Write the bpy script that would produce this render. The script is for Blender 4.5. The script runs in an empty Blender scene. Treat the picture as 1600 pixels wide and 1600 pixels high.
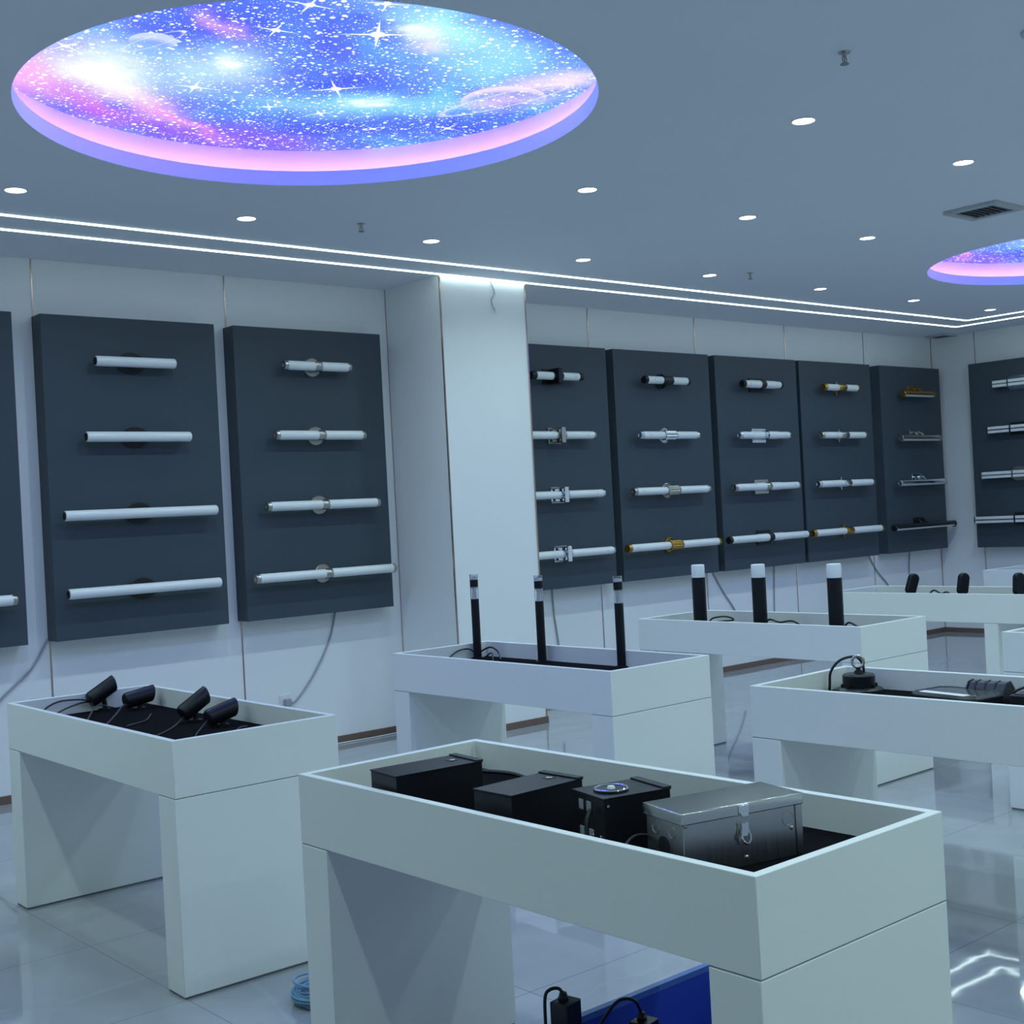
import bpy, bmesh, math, random
from math import sin, cos, pi, radians
from mathutils import Vector, Matrix, Euler
random.seed(7)
S = bpy.context.scene
COL = S.collection

# ------------------------------------------------------------------ camera, world, exposure
ZC = 3.40            # ceiling height
cam = bpy.data.cameras.new('camera'); camo = bpy.data.objects.new('camera', cam); COL.objects.link(camo)
cam.sensor_width = 36.0; cam.lens = 36.0 * 2018.95 / 1600.0
cam.clip_start = 0.05; cam.clip_end = 100
_y, _p, _r = radians(40.7038), radians(0.0713), radians(-2.9904)
_fw = Vector((sin(_y) * cos(_p), cos(_y) * cos(_p), sin(_p))); _rt = Vector((cos(_y), -sin(_y), 0)); _up = _rt.cross(_fw)
_r2 = cos(_r) * _rt + sin(_r) * _up; _u2 = -sin(_r) * _rt + cos(_r) * _up
_m = Matrix((_r2, _u2, -_fw)).transposed().to_4x4(); _m.translation = Vector((-0.9587, -8.1366, 1.6275))
camo.matrix_world = _m
S.camera = camo

W = bpy.data.worlds.new('world'); S.world = W; W.use_nodes = True
W.node_tree.nodes['Background'].inputs[0].default_value = (0.02, 0.025, 0.03, 1); W.node_tree.nodes['Background'].inputs[1].default_value = 0.2
S.view_settings.view_transform = 'Standard'; S.view_settings.look = 'None'; S.view_settings.gamma = 1.0
S.view_settings.use_curve_mapping = False
S.view_settings.exposure = 0.0
S.cycles.use_denoising = True
S.cycles.max_bounces = 8; S.cycles.diffuse_bounces = 5; S.cycles.glossy_bounces = 4; S.cycles.transmission_bounces = 6
S.cycles.sample_clamp_indirect = 6.0

DOWN_POWER = 7.0; DOWN_COL = (0.66, 0.90, 0.91)
LED_STRENGTH = 8.0; LED_COL = (0.74, 0.97, 0.97)
STAR_STRENGTH = 1.0
PINK_STRENGTH = 12.0

# ------------------------------------------------------------------ helpers
class MB:
    def __init__(s): s.bm = bmesh.new()
    def box(s, x0, x1, y0, y1, z0, z1, M=None):
        v = [s.bm.verts.new(p) for p in ((x0,y0,z0),(x1,y0,z0),(x1,y1,z0),(x0,y1,z0),(x0,y0,z1),(x1,y0,z1),(x1,y1,z1),(x0,y1,z1))]
        for f in ((0,3,2,1),(4,5,6,7),(0,1,5,4),(1,2,6,5),(2,3,7,6),(3,0,4,7)): s.bm.faces.new([v[i] for i in f])
        if M is not None:
            for q in v: q.co = M @ q.co
        return s
    def ring(s, c, u, w, r, n): return [s.bm.verts.new(c + r * (cos(2*pi*i/n) * u + sin(2*pi*i/n) * w)) for i in range(n)]
    def cyl(s, a, b, r, r2=None, n=24, caps=True):
        a = Vector(a); b = Vector(b); r2 = r if r2 is None else r2
        d = (b - a).normalized(); u = d.orthogonal().normalized(); w = d.cross(u)
        A = s.ring(a, u, w, r, n); B = s.ring(b, u, w, r2, n)
        for i in range(n): s.bm.faces.new((A[i], A[(i+1)%n], B[(i+1)%n], B[i]))
        if caps: s.bm.faces.new(A[::-1]); s.bm.faces.new(B)
        return s
    def lathe(s, o, d, prof, n=32, close=True):
        """prof: list of (t along d, radius)"""
        o = Vector(o); d = Vector(d).normalized(); u = d.orthogonal().normalized(); w = d.cross(u)
        R = []
        for t, r in prof:
            c = o + d * t
            R.append([s.bm.verts.new(c)] if r < 1e-6 else s.ring(c, u, w, r, n))
        for A, B in zip(R, R[1:]):
            for i in range(n):
                j = (i + 1) % n
                if len(A) == 1 and len(B) == 1: break
                if len(A) == 1: s.bm.faces.new((A[0], B[j], B[i]))
                elif len(B) == 1: s.bm.faces.new((A[i], A[j], B[0]))
                else: s.bm.faces.new((A[i], A[j], B[j], B[i]))
        return s
    def tube(s, pts, r, n=8, sub=8):
        P = [Vector(p) for p in pts]
        if len(P) > 2 and sub > 1:
            Q = []
            E = [2*P[0]-P[1]] + P + [2*P[-1]-P[-2]]
            for i in range(1, len(E)-2):
                for k in range(sub):
                    t = k / sub; p0, p1, p2, p3 = E[i-1:i+3]
                    Q.append(0.5*((2*p1) + (p2-p0)*t + (2*p0-5*p1+4*p2-p3)*t*t + (3*p1-p0-3*p2+p3)*t**3))
            Q.append(P[-1]); P = Q
        u = None; R = []
        for i, p in enumerate(P):
            d = (P[min(i+1, len(P)-1)] - P[max(i-1, 0)]).normalized()
            if u is None: u = d.orthogonal().normalized()
            u = (u - d * u.dot(d)).normalized(); w = d.cross(u)
            R.append(s.ring(p, u, w, r, n))
        for A, B in zip(R, R[1:]):
            for i in range(n): s.bm.faces.new((A[i], A[(i+1)%n], B[(i+1)%n], B[i]))
        s.bm.faces.new(R[0][::-1]); s.bm.faces.new(R[-1])
        return s
    def torus(s, c, d, R, r, n=32, m=10):
        c = Vector(c); d = Vector(d).normalized(); u = d.orthogonal().normalized(); w = d.cross(u)
        G = []
        for i in range(n):
            a = 2*pi*i/n; e = cos(a)*u + sin(a)*w
            G.append([s.bm.verts.new(c + e*(R + r*cos(2*pi*k/m)) + d*r*sin(2*pi*k/m)) for k in range(m)])
        for i in range(n):
            for k in range(m): s.bm.faces.new((G[i][k], G[(i+1)%n][k], G[(i+1)%n][(k+1)%m], G[i][(k+1)%m]))
        return s
    def prism(s, poly, vec):
        """poly: 3D points of a flat polygon, extruded along vec"""
        vec = Vector(vec); A = [s.bm.verts.new(Vector(p)) for p in poly]; B = [s.bm.verts.new(Vector(p) + vec) for p in poly]
        n = len(A); s.bm.faces.new(A[::-1]); s.bm.faces.new(B)
        for i in range(n): s.bm.faces.new((A[i], A[(i+1)%n], B[(i+1)%n], B[i]))
        return s
    def build(s, name, mat, parent=None, bevel=0, smooth=True, seg=2):
        bmesh.ops.recalc_face_normals(s.bm, faces=s.bm.faces)
        s.bm.normal_update()
        if smooth:
            for f in s.bm.faces: f.smooth = True
            for e in s.bm.edges:
                if len(e.link_faces) != 2 or e.calc_face_angle(0) > radians(32): e.smooth = False
        me = bpy.data.meshes.new(name); s.bm.to_mesh(me); s.bm.free()
        me.materials.append(mat)
        o = bpy.data.objects.new(name, me); COL.objects.link(o)
        if parent: o.parent = parent
        if bevel:
            b = o.modifiers.new('bevel', 'BEVEL'); b.width = bevel; b.segments = seg; b.limit_method = 'ANGLE'; b.angle_limit = radians(40)
            if hasattr(b, 'harden_normals'): b.harden_normals = False
        return o

def tag(o, label=None, cat=None, group=None, kind=None):
    if label: o['label'] = label
    if cat: o['category'] = cat
    if group: o['group'] = group
    if kind: o['kind'] = kind
    return o
def thing(name, label, cat, loc=(0,0,0), rz=0.0, group=None):
    o = bpy.data.objects.new(name, None); COL.objects.link(o); o.empty_display_size = 0.1
    o.location = loc; o.rotation_euler = (0, 0, rz)
    return tag(o, label, cat, group)
def struct(o): o['kind'] = 'structure'; return o
def dup(root, loc, rz, label, group=None):
    r = root.copy(); COL.objects.link(r); r.location = loc; r.rotation_euler = (0, 0, rz); r['label'] = label
    if group: r['group'] = group
    for ch in list(root.children):
        c = ch.copy(); COL.objects.link(c); c.parent = r
        if ch.type == 'LIGHT': pass
        for g in ch.children:
            d = g.copy(); COL.objects.link(d); d.parent = c
    return r

# ------------------------------------------------------------------ materials
def nt(name):
    m = bpy.data.materials.new(name); m.use_nodes = True
    return m, m.node_tree.nodes, m.node_tree.links
def pbr(name, col, rough=0.5, metal=0.0, spec=0.5, var=0.06, scale=6.0, rvar=0.0, bump=0.0, bscale=60, stretch=None, **kw):
    m, N, L = nt(name); b = N['Principled BSDF']
    b.inputs['Roughness'].default_value = rough; b.inputs['Metallic'].default_value = metal
    b.inputs['Specular IOR Level'].default_value = spec
    for k, v in kw.items(): b.inputs[k].default_value = v
    tc = N.new('ShaderNodeTexCoord'); no = N.new('ShaderNodeTexNoise'); no.inputs['Scale'].default_value = scale; no.inputs['Detail'].default_value = 4
    if stretch:
        mp = N.new('ShaderNodeMapping'); mp.inputs['Scale'].default_value = stretch; L.new(tc.outputs['Object'], mp.inputs[0]); L.new(mp.outputs[0], no.inputs['Vector'])
    else: L.new(tc.outputs['Object'], no.inputs['Vector'])
    mx = N.new('ShaderNodeMix'); mx.data_type = 'RGBA'
    mx.inputs[6].default_value = tuple(max(0, c * (1 - var)) for c in col) + (1,); mx.inputs[7].default_value = tuple(min(1, c * (1 + var)) for c in col) + (1,)
    L.new(no.outputs['Fac'], mx.inputs[0]); L.new(mx.outputs[2], b.inputs['Base Color'])
    if rvar:
        mr = N.new('ShaderNodeMapRange'); mr.inputs[3].default_value = rough - rvar; mr.inputs[4].default_value = rough + rvar
        L.new(no.outputs['Fac'], mr.inputs[0]); L.new(mr.outputs[0], b.inputs['Roughness'])
    if bump:
        n2 = N.new('ShaderNodeTexNoise'); n2.inputs['Scale'].default_value = bscale; L.new(tc.outputs['Object'], n2.inputs['Vector'])
        bp = N.new('ShaderNodeBump'); bp.inputs['Strength'].default_value = bump; bp.inputs['Distance'].default_value = 0.002
        L.new(n2.outputs['Fac'], bp.inputs['Height']); L.new(bp.outputs[0], b.inputs['Normal'])
    return m
def emit(name, col, strength):
    m, N, L = nt(name); N.remove(N['Principled BSDF']); e = N.new('ShaderNodeEmission')
    e.inputs[0].default_value = tuple(col) + (1,); e.inputs[1].default_value = strength
    L.new(e.outputs[0], N['Material Output'].inputs[0]); return m

M_wall = pbr('white_wall_panel', (0.86, 0.875, 0.885), 0.45, var=0.015, scale=1.5, bump=0.03)
M_ceil = pbr('ceiling_paint', (0.84, 0.875, 0.95), 0.7, var=0.015, scale=1.0)
M_lacq = pbr('white_lacquer', (0.80, 0.83, 0.82), 0.35, var=0.01, scale=2)
M_board = pbr('charcoal_laminate', (0.052, 0.072, 0.092), 0.5, spec=0.35, var=0.08, scale=2.0, bump=0.02)
M_brown = pbr('bronze_baseboard', (0.22, 0.15, 0.12), 0.35, metal=0.4, var=0.1)
M_rose = pbr('rose_gold_strip', (0.55, 0.42, 0.37), 0.22, metal=1.0, var=0.05)
M_black = pbr('black_plastic', (0.007, 0.008, 0.011), 0.42, var=0.1)
M_blackm = pbr('black_powder_coat', (0.008, 0.009, 0.014), 0.36, spec=0.28, var=0.15, bump=0.1, bscale=300)
M_mat = pbr('black_felt', (0.005, 0.005, 0.007), 0.95, spec=0.05, var=0.4, scale=30)
M_tube = pbr('opal_acrylic', (0.83, 0.86, 0.86), 0.28, var=0.01)
M_nick = pbr('brushed_nickel', (0.52, 0.49, 0.45), 0.28, metal=1.0, var=0.08, scale=20)
M_chrome = pbr('chrome', (0.82, 0.84, 0.87), 0.07, metal=1.0, var=0.02)
M_gold = pbr('brushed_gold', (0.50, 0.30, 0.07), 0.30, metal=1.0, var=0.08, scale=20)
M_steel = pbr('stainless_sheet', (0.50, 0.51, 0.50), 0.24, metal=1.0, var=0.10, scale=9, rvar=0.05, stretch=(14, 14, .25))
M_steellid = pbr('stainless_lid_sheet', (0.56, 0.57, 0.56), 0.15, metal=1.0, var=0.05, scale=9, rvar=0.04, stretch=(14, .3, 14))
M_slat = pbr('vent_slat_grey', (0.25, 0.265, 0.285), 0.5, var=0.05)
M_term = pbr('clear_terminal_cover', (0.30, 0.32, 0.34), 0.15, var=0.1)
M_lead = pbr('dark_lead', (0.045, 0.048, 0.055), 0.45, var=0.1)
M_grey = pbr('grey_cable', (0.36, 0.37, 0.40), 0.5, var=0.05)
M_white = pbr('white_plastic', (0.80, 0.80, 0.80), 0.4, var=0.02)
M_clear = pbr('clear_acrylic', (0.95, 0.97, 0.98), 0.03, var=0.0)
M_clear.node_tree.nodes['Principled BSDF'].inputs['Transmission Weight'].default_value = 1.0
M_clear.node_tree.nodes['Principled BSDF'].inputs['IOR'].default_value = 1.2
M_frost = pbr('frosted_acrylic', (0.72, 0.76, 0.82), 0.5, var=0.02)
M_blue = pbr('cobalt_plastic', (0.030, 0.075, 0.50), 0.42, var=0.12, scale=3)
M_bluerim = pbr('cobalt_plastic_rim', (0.10, 0.22, 0.60), 0.35, var=0.05)
M_cyan = pbr('blue_network_cable', (0.15, 0.31, 0.46), 0.45, var=0.1)
M_dgrey = pbr('dark_grey_metal', (0.07, 0.075, 0.085), 0.4, metal=0.3, var=0.1)
M_vent = pbr('grey_vent_paint', (0.52, 0.55, 0.57), 0.5, var=0.04)
M_ventd = pbr('vent_backing_grey', (0.16, 0.17, 0.185), 0.7, var=0.1)
M_gap = pbr('shadow_gap_grey', (0.24, 0.25, 0.26), 0.6, var=0.1)
M_led = emit('led_line', LED_COL, LED_STRENGTH)
M_lens = emit('downlight_lens', (0.90, 0.98, 1.0), 9.0)
M_pink = emit('warm_pink_led', (1.0, 0.40, 0.36), PINK_STRENGTH)
M_glass = pbr('floodlight_glass', (0.05, 0.06, 0.07), 0.06, spec=0.7, var=0.02)
M_mark = pbr('printed_grey_mark', (0.35, 0.37, 0.36), 0.5, var=0.05)

def floor_mat():
    m, N, L = nt('polished_marble_tile'); b = N['Principled BSDF']
    tc = N.new('ShaderNodeTexCoord')
    n1 = N.new('ShaderNodeTexNoise'); n1.inputs['Scale'].default_value = 1.3; n1.inputs['Detail'].default_value = 8; n1.inputs['Distortion'].default_value = 1.2
    L.new(tc.outputs['Object'], n1.inputs['Vector'])
    cr = N.new('ShaderNodeValToRGB'); e = cr.color_ramp.elements
    e[0].position = 0.3; e[0].color = (0.29, 0.31, 0.34, 1); e[1].position = 0.7; e[1].color = (0.36, 0.38, 0.41, 1)
    L.new(n1.outputs['Fac'], cr.inputs[0])
    # veins
    n2 = N.new('ShaderNodeTexNoise'); n2.inputs['Scale'].default_value = 0.45; n2.inputs['Detail'].default_value = 5; n2.inputs['Distortion'].default_value = 0.8
    L.new(tc.outputs['Object'], n2.inputs['Vector'])
    a = N.new('ShaderNodeMath'); a.operation = 'SUBTRACT'; a.inputs[1].default_value = 0.5; L.new(n2.outputs['Fac'], a.inputs[0])
    a2 = N.new('ShaderNodeMath'); a2.operation = 'ABSOLUTE'; L.new(a.outputs[0], a2.inputs[0])
    a3 = N.new('ShaderNodeMapRange'); a3.inputs[1].default_value = 0.0; a3.inputs[2].default_value = 0.006; a3.inputs[3].default_value = 0.10; a3.inputs[4].default_value = 0.0
    L.new(a2.outputs[0], a3.inputs[0])
    mv = N.new('ShaderNodeMix'); mv.data_type = 'RGBA'; mv.inputs[7].default_value = (0.62, 0.64, 0.66, 1)
    L.new(a3.outputs[0], mv.inputs[0]); L.new(cr.outputs[0], mv.inputs[6])
    # joints of 0.84 m tiles
    br = N.new('ShaderNodeTexBrick'); br.offset = 0.0; br.squash = 1.0
    br.inputs['Scale'].default_value = 1.0; br.inputs['Brick Width'].default_value = 0.84; br.inputs['Row Height'].default_value = 0.845
    br.inputs['Mortar Size'].default_value = 0.0022; br.inputs['Mortar Smooth'].default_value = 0.0
    mp = N.new('ShaderNodeMapping'); mp.inputs['Location'].default_value = (-1.05 + 0.84 * 10, 3.10 + 0.845 * 20, 0)
    L.new(tc.outputs['Object'], mp.inputs[0]); L.new(mp.outputs[0], br.inputs['Vector'])
    mj = N.new('ShaderNodeMix'); mj.data_type = 'RGBA'; mj.inputs[7].default_value = (0.20, 0.215, 0.235, 1)
    L.new(br.outputs['Fac'], mj.inputs[0]); L.new(mv.outputs[2], mj.inputs[6]); L.new(mj.outputs[2], b.inputs['Base Color'])
    b.inputs['Roughness'].default_value = 0.03; b.inputs['Specular IOR Level'].default_value = 0.75
    n3 = N.new('ShaderNodeTexNoise'); n3.inputs['Scale'].default_value = 3.0; n3.inputs['Detail'].default_value = 2; L.new(tc.outputs['Object'], n3.inputs['Vector'])
    bp = N.new('ShaderNodeBump'); bp.inputs['Strength'].default_value = 0.10; bp.inputs['Distance'].default_value = 0.006
    L.new(n3.outputs['Fac'], bp.inputs['Height']); L.new(bp.outputs[0], b.inputs['Normal'])
    return m
M_floor = floor_mat()

def star_mat():
    """printed, back-lit galaxy film: gaussian clouds, star speckle and cross-shaped sparkles in object space (metres)"""
    m, N, L = nt('backlit_galaxy_film'); N.remove(N['Principled BSDF'])
    tc = N.new('ShaderNodeTexCoord')
    def math(op, a, b=None, c=None):
        n = N.new('ShaderNodeMath'); n.operation = op
        for i, v in enumerate((a, b, c)):
            if v is None: continue
            if isinstance(v, (int, float)): n.inputs[i].default_value = v
            else: L.new(v, n.inputs[i])
        return n.outputs[0]
    def vmath(op, a, b):
        n = N.new('ShaderNodeVectorMath'); n.operation = op
        for i, v in enumerate((a, b)):
            if isinstance(v, tuple): n.inputs[i].default_value = v
            else: L.new(v, n.inputs[i])
        return n
    co = vmath('SUBTRACT', tc.outputs['Object'], (0.06, 0.09, 0)).outputs[0]
    # warped coordinates give the clouds ragged edges
    wn = N.new('ShaderNodeTexNoise'); wn.inputs['Scale'].default_value = 3.0; wn.inputs['Detail'].default_value = 7; wn.inputs['Roughness'].default_value = 0.62; L.new(co, wn.inputs['Vector'])
    off = vmath('SUBTRACT', wn.outputs['Color'], (0.5, 0.5, 0.5)).outputs[0]
    sc = N.new('ShaderNodeVectorMath'); sc.operation = 'SCALE'; sc.inputs['Scale'].default_value = 0.36; L.new(off, sc.inputs[0])
    wc = vmath('ADD', co, sc.outputs[0]).outputs[0]
    wc = vmath('MULTIPLY', wc, (1, 1, 0)).outputs[0]
    fl = vmath('MULTIPLY', co, (1, 1, 0)).outputs[0]
    bn = N.new('ShaderNodeTexNoise'); bn.inputs['Scale'].default_value = 2.2; bn.inputs['Detail'].default_value = 6; bn.inputs['Distortion'].default_value = 0.6; L.new(co, bn.inputs['Vector'])
    cr = N.new('ShaderNodeValToRGB'); e = cr.color_ramp.elements
    e[0].position = 0.32; e[0].color = (0.065, 0.09, 0.70, 1); e[1].position = 0.72; e[1].color = (0.13, 0.42, 0.95, 1)
    k = e.new(0.5); k.color = (0.10, 0.19, 0.88, 1)
    L.new(bn.outputs['Fac'], cr.inputs[0]); cur = cr.outputs[0]
    def blob(cur, x, y, sx, sy, rot, col, amt):
        v = vmath('SUBTRACT', wc, (x, y, 0)).outputs[0]
        mp = N.new('ShaderNodeVectorRotate'); mp.rotation_type = 'Z_AXIS'; mp.inputs['Angle'].default_value = -rot; L.new(v, mp.inputs['Vector'])
        d = vmath('MULTIPLY', mp.outputs[0], (1 / sx, 1 / sy, 0)); ln = N.new('ShaderNodeVectorMath'); ln.operation = 'LENGTH'; L.new(d.outputs[0], ln.inputs[0])
        g = math('MULTIPLY', math('EXPONENT', math('MULTIPLY', math('MULTIPLY', ln.outputs['Value'], ln.outputs['Value']), -1.0)), amt)
        mx = N.new('ShaderNodeMix'); mx.data_type = 'RGBA'; mx.inputs[7].default_value = col + (1,)
        L.new(g, mx.inputs[0]); L.new(cur, mx.inputs[6]); return mx.outputs[2]
    A = radians(52)     # direction of the long streaks
    for b in [(-0.35, 0.95, 0.85, 0.20, A*0.5, (0.26, 0.07, 0.75), 0.95), (0.45, 1.02, 0.6, 0.16, 0.15, (0.24, 0.11, 0.85), 0.9),
              (-0.98, 0.66, 0.34, 0.30, 0, (1.0, 0.40, 0.85), 0.95), (-0.66, 0.84, 0.36, 0.14, A, (0.62, 0.12, 0.80), 0.95),
              (-0.40, 0.80, 0.30, 0.10, A*0.8, (1.0, 0.55, 0.90), 0.75), (-0.20, 0.93, 0.40, 0.05, A*0.5, (0.80, 0.25, 0.85), 0.8), (-0.50, 0.86, 0.16, 0.07, A*.6, (0.16, 0.06, 0.50), 0.95),
              (-0.72, 0.45, 0.36, 0.24, A, (0.60, 0.78, 1.0), 0.8), (-0.76, 0.46, 0.19, 0.12, A, (1.0, 1.0, 1.0), 0.95), (-0.62, 0.62, 0.18, 0.08, A, (1.0, 0.78, 0.92), 0.8),
              (-0.32, 0.14, 0.24, 0.15, A, (0.58, 0.78, 1.0), 0.75), (-0.32, 0.12, 0.08, 0.06, A, (1, 1, 1), 0.9), (-0.42, 0.30, 0.22, 0.10, A, (0.55, 0.75, 1.0), 0.55),
              (-0.60, -0.27, 0.14, 0.06, 0.6, (0.66, 0.32, 0.85), 0.8), (0.22, -0.55, 0.14, 0.07, 0.5, (0.95, 0.60, 0.85), 0.85),
              (0.24, -0.70, 0.46, 0.16, 0.25, (0.42, 0.86, 1.0), 0.85), (0.10, -0.62, 0.10, 0.05, -0.5, (0.95, 1, 1), 0.75), (0.60, -0.45, 0.32, 0.20, -0.3, (0.30, 0.66, 1.0), 0.8),
              (0.47, 0.21, 0.34, 0.13, -0.55, (0.28, 0.72, 1.0), 0.85), (0.47, 0.21, 0.09, 0.045, -0.55, (0.95, 1, 1), 1.0), (0.75, 0.15, 0.3, 0.12, -0.6, (0.22, 0.56, 1.0), 0.7),
              (0.10, 0.45, 0.4, 0.12, 0.0, (0.30, 0.62, 1.0), 0.5), (1.03, -0.45, 0.26, 0.10, -0.9, (0.92, 0.66, 0.95), 0.85), (1.0, -0.10, 0.22, 0.07, -0.8, (0.80, 0.50, 0.95), 0.6), (0.03, -0.24, 0.26, 0.13, 0.4, (0.10, 0.10, 0.66), 0.6)]:
        cur = blob(cur, *b)
    def add(cur, fac, col):
        mx = N.new('ShaderNodeMix'); mx.data_type = 'RGBA'; mx.clamp_factor = True; mx.inputs[7].default_value = col + (1,)
        L.new(fac, mx.inputs[0]); L.new(cur, mx.inputs[6]); return mx.outputs[2]
    # star speckle, two sizes
    for scale, rmax, keep in ((25, 0.36, 0.62), (44, 0.36, 0.55), (78, 0.36, 0.35), (12, 0.17, 0.4)):
        vo = N.new('ShaderNodeTexVoronoi'); vo.voronoi_dimensions = '2D'; vo.inputs['Scale'].default_value = scale; L.new(fl, vo.inputs['Vector'])
        sp = N.new('ShaderNodeSeparateColor'); L.new(vo.outputs['Color'], sp.inputs[0])
        rad = math('MULTIPLY', math('MULTIPLY', sp.outputs[1], sp.outputs[1]), rmax)
        s1 = math('SUBTRACT', 1.0, math('DIVIDE', vo.outputs['Distance'], math('ADD', rad, 0.001)))
        on = math('LESS_THAN', sp.outputs[0], keep)
        cur = add(cur, math('MULTIPLY', math('MULTIPLY', s1, 2.5), on), (0.93, 0.97, 1.0))
    # planets: a pale half-lit globe with a thin ring, and a lilac ringed globe near the right edge
    for (px, py, r, lx, ly, col) in ((-0.73, 0.04, 0.10, 0.02, 0.10, (0.60, 0.66, 1.0)), (0.98, -0.14, 0.21, 0.05, 0.05, (0.85, 0.66, 1.0))):
        v = vmath('SUBTRACT', fl, (px, py, 0)).outputs[0]; n = N.new('ShaderNodeVectorMath'); n.operation = 'LENGTH'; L.new(v, n.inputs[0])
        ins = math('MULTIPLY', math('SUBTRACT', r, n.outputs['Value']), 120)
        v2 = vmath('SUBTRACT', fl, (px + lx, py + ly, 0)).outputs[0]; n2 = N.new('ShaderNodeVectorMath'); n2.operation = 'LENGTH'; L.new(v2, n2.inputs[0])
        sh = math('MULTIPLY', math('SUBTRACT', n2.outputs['Value'], r * 0.86), 14)
        f = math('MULTIPLY', math('MINIMUM', math('MAXIMUM', ins, 0), 1), math('MINIMUM', math('MAXIMUM', sh, 0.12), 0.8)); cur = add(cur, f, col)
        rt = N.new('ShaderNodeVectorRotate'); rt.rotation_type = 'Z_AXIS'; rt.inputs['Angle'].default_value = 1.25; L.new(v, rt.inputs['Vector'])
        el = vmath('MULTIPLY', rt.outputs[0], (1 / (r * 1.7), 1 / (r * 0.42), 0)); n3 = N.new('ShaderNodeVectorMath'); n3.operation = 'LENGTH'; L.new(el.outputs[0], n3.inputs[0])
        rg = math('MULTIPLY', math('SUBTRACT', 0.10, math('ABSOLUTE', math('SUBTRACT', n3.outputs['Value'], 1.0))), 7); cur = add(cur, math('MULTIPLY', math('MAXIMUM', rg, 0), 0.8), (0.85, 0.80, 1.0))
    # large sparkles: a hot core with four long and two short rays
    for (sx, sy, s) in ((-0.40,-0.62,1), (-0.16,-0.79,.9), (-0.38,-0.33,.9), (-0.01,-0.51,1.5), (0.21,0.14,1.25), (-1.0,0.27,.8), (0.08,0.52,.7), (0.34,0.48,.7), (1.02,0.35,.8), (-0.34,0.45,1.0), (-0.62,0.76,.6), (0.7,0.55,.6)):
        v = vmath('SUBTRACT', fl, (sx, sy, 0)).outputs[0]
        rt = N.new('ShaderNodeVectorRotate'); rt.rotation_type = 'Z_AXIS'; rt.inputs['Angle'].default_value = 0.55 + sx; L.new(v, rt.inputs['Vector'])
        sp = N.new('ShaderNodeSeparateXYZ'); L.new(rt.outputs[0], sp.inputs[0])
        ax = math('ABSOLUTE', sp.outputs[0]); ay = math('ABSOLUTE', sp.outputs[1])
        arm = 0.13 * s
        h = math('SUBTRACT', 1.0, math('ADD', math('DIVIDE', ax, arm), math('DIVIDE', ay, 0.008 * s)))
        w = math('SUBTRACT', 1.0, math('ADD', math('DIVIDE', ay, arm * .9), math('DIVIDE', ax, 0.008 * s)))
        ln = N.new('ShaderNodeVectorMath'); ln.operation = 'LENGTH'; L.new(v, ln.inputs[0])
        c = math('SUBTRACT', 1.0, math('DIVIDE', ln.outputs['Value'], 0.024 * s))
        f = math('MULTIPLY', math('MAXIMUM', math('MAXIMUM', h, w), math('MAXIMUM', c, 0)), 3.0)
        cur = add(cur, f, (1, 1, 1))
    cur = vmath('MULTIPLY', cur, (1.22, 1.30, 2.7)).outputs[0]     # the film's blue is brighter than the display can show
    em = N.new('ShaderNodeEmission'); L.new(cur, em.inputs[0]); em.inputs[1].default_value = STAR_STRENGTH
    L.new(em.outputs[0], N['Material Output'].inputs[0])
    return m
M_star = star_mat()

# ------------------------------------------------------------------ room shell
X0, XR, Y0 = -5.5, 12.568, -11.5      # room spans x X0..XR, y Y0..0
struct(MB().box(X0, XR, Y0, 0, -0.1, 0).build('floor', M_floor))
struct(MB().box(X0 - .1, XR + .1, 0, .1, 0, ZC).build('wall_left', M_wall))
struct(MB().box(XR, XR + .1, Y0, 0, 0, ZC).build('wall_far', M_wall))
struct(MB().box(X0 - .1, X0, Y0, 0, 0, ZC).build('wall_near', M_wall))
struct(MB().box(X0 - .1, XR + .1, Y0 - .1, Y0, 0, ZC).build('wall_right', M_wall))
CIRC = [(2.096, -3.422), (9.134, -3.497)]; RC = 1.222
def ceiling():
    bm = bmesh.new(); h = 1.6
    def rect(xa, xb, ya, yb): bm.faces.new([bm.verts.new(p + (ZC,)) for p in ((xa, ya), (xa, yb), (xb, yb), (xb, ya))])
    xs = X0
    for cx, cy in CIRC:
        rect(xs, cx - h, Y0, 0); rect(cx - h, cx + h, Y0, cy - h); rect(cx - h, cx + h, cy + h, 0); xs = cx + h
        A = []; B = []
        for k in range(96):
            c, q = cos(2*pi*k/96), sin(2*pi*k/96); m = h / max(abs(c), abs(q))
            A.append(bm.verts.new((cx + RC*c, cy + RC*q, ZC))); B.append(bm.verts.new((cx + m*c, cy + m*q, ZC)))
        for k in range(96): bm.faces.new((A[k], A[(k+1) % 96], B[(k+1) % 96], B[k]))
    rect(xs, XR, Y0, 0)
    me = bpy.data.meshes.new('ceiling'); bm.to_mesh(me); bm.free(); me.materials.append(M_ceil)
    ob = bpy.data.objects.new('ceiling', me); COL.objects.link(ob); return struct(ob)
ceiling()
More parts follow.
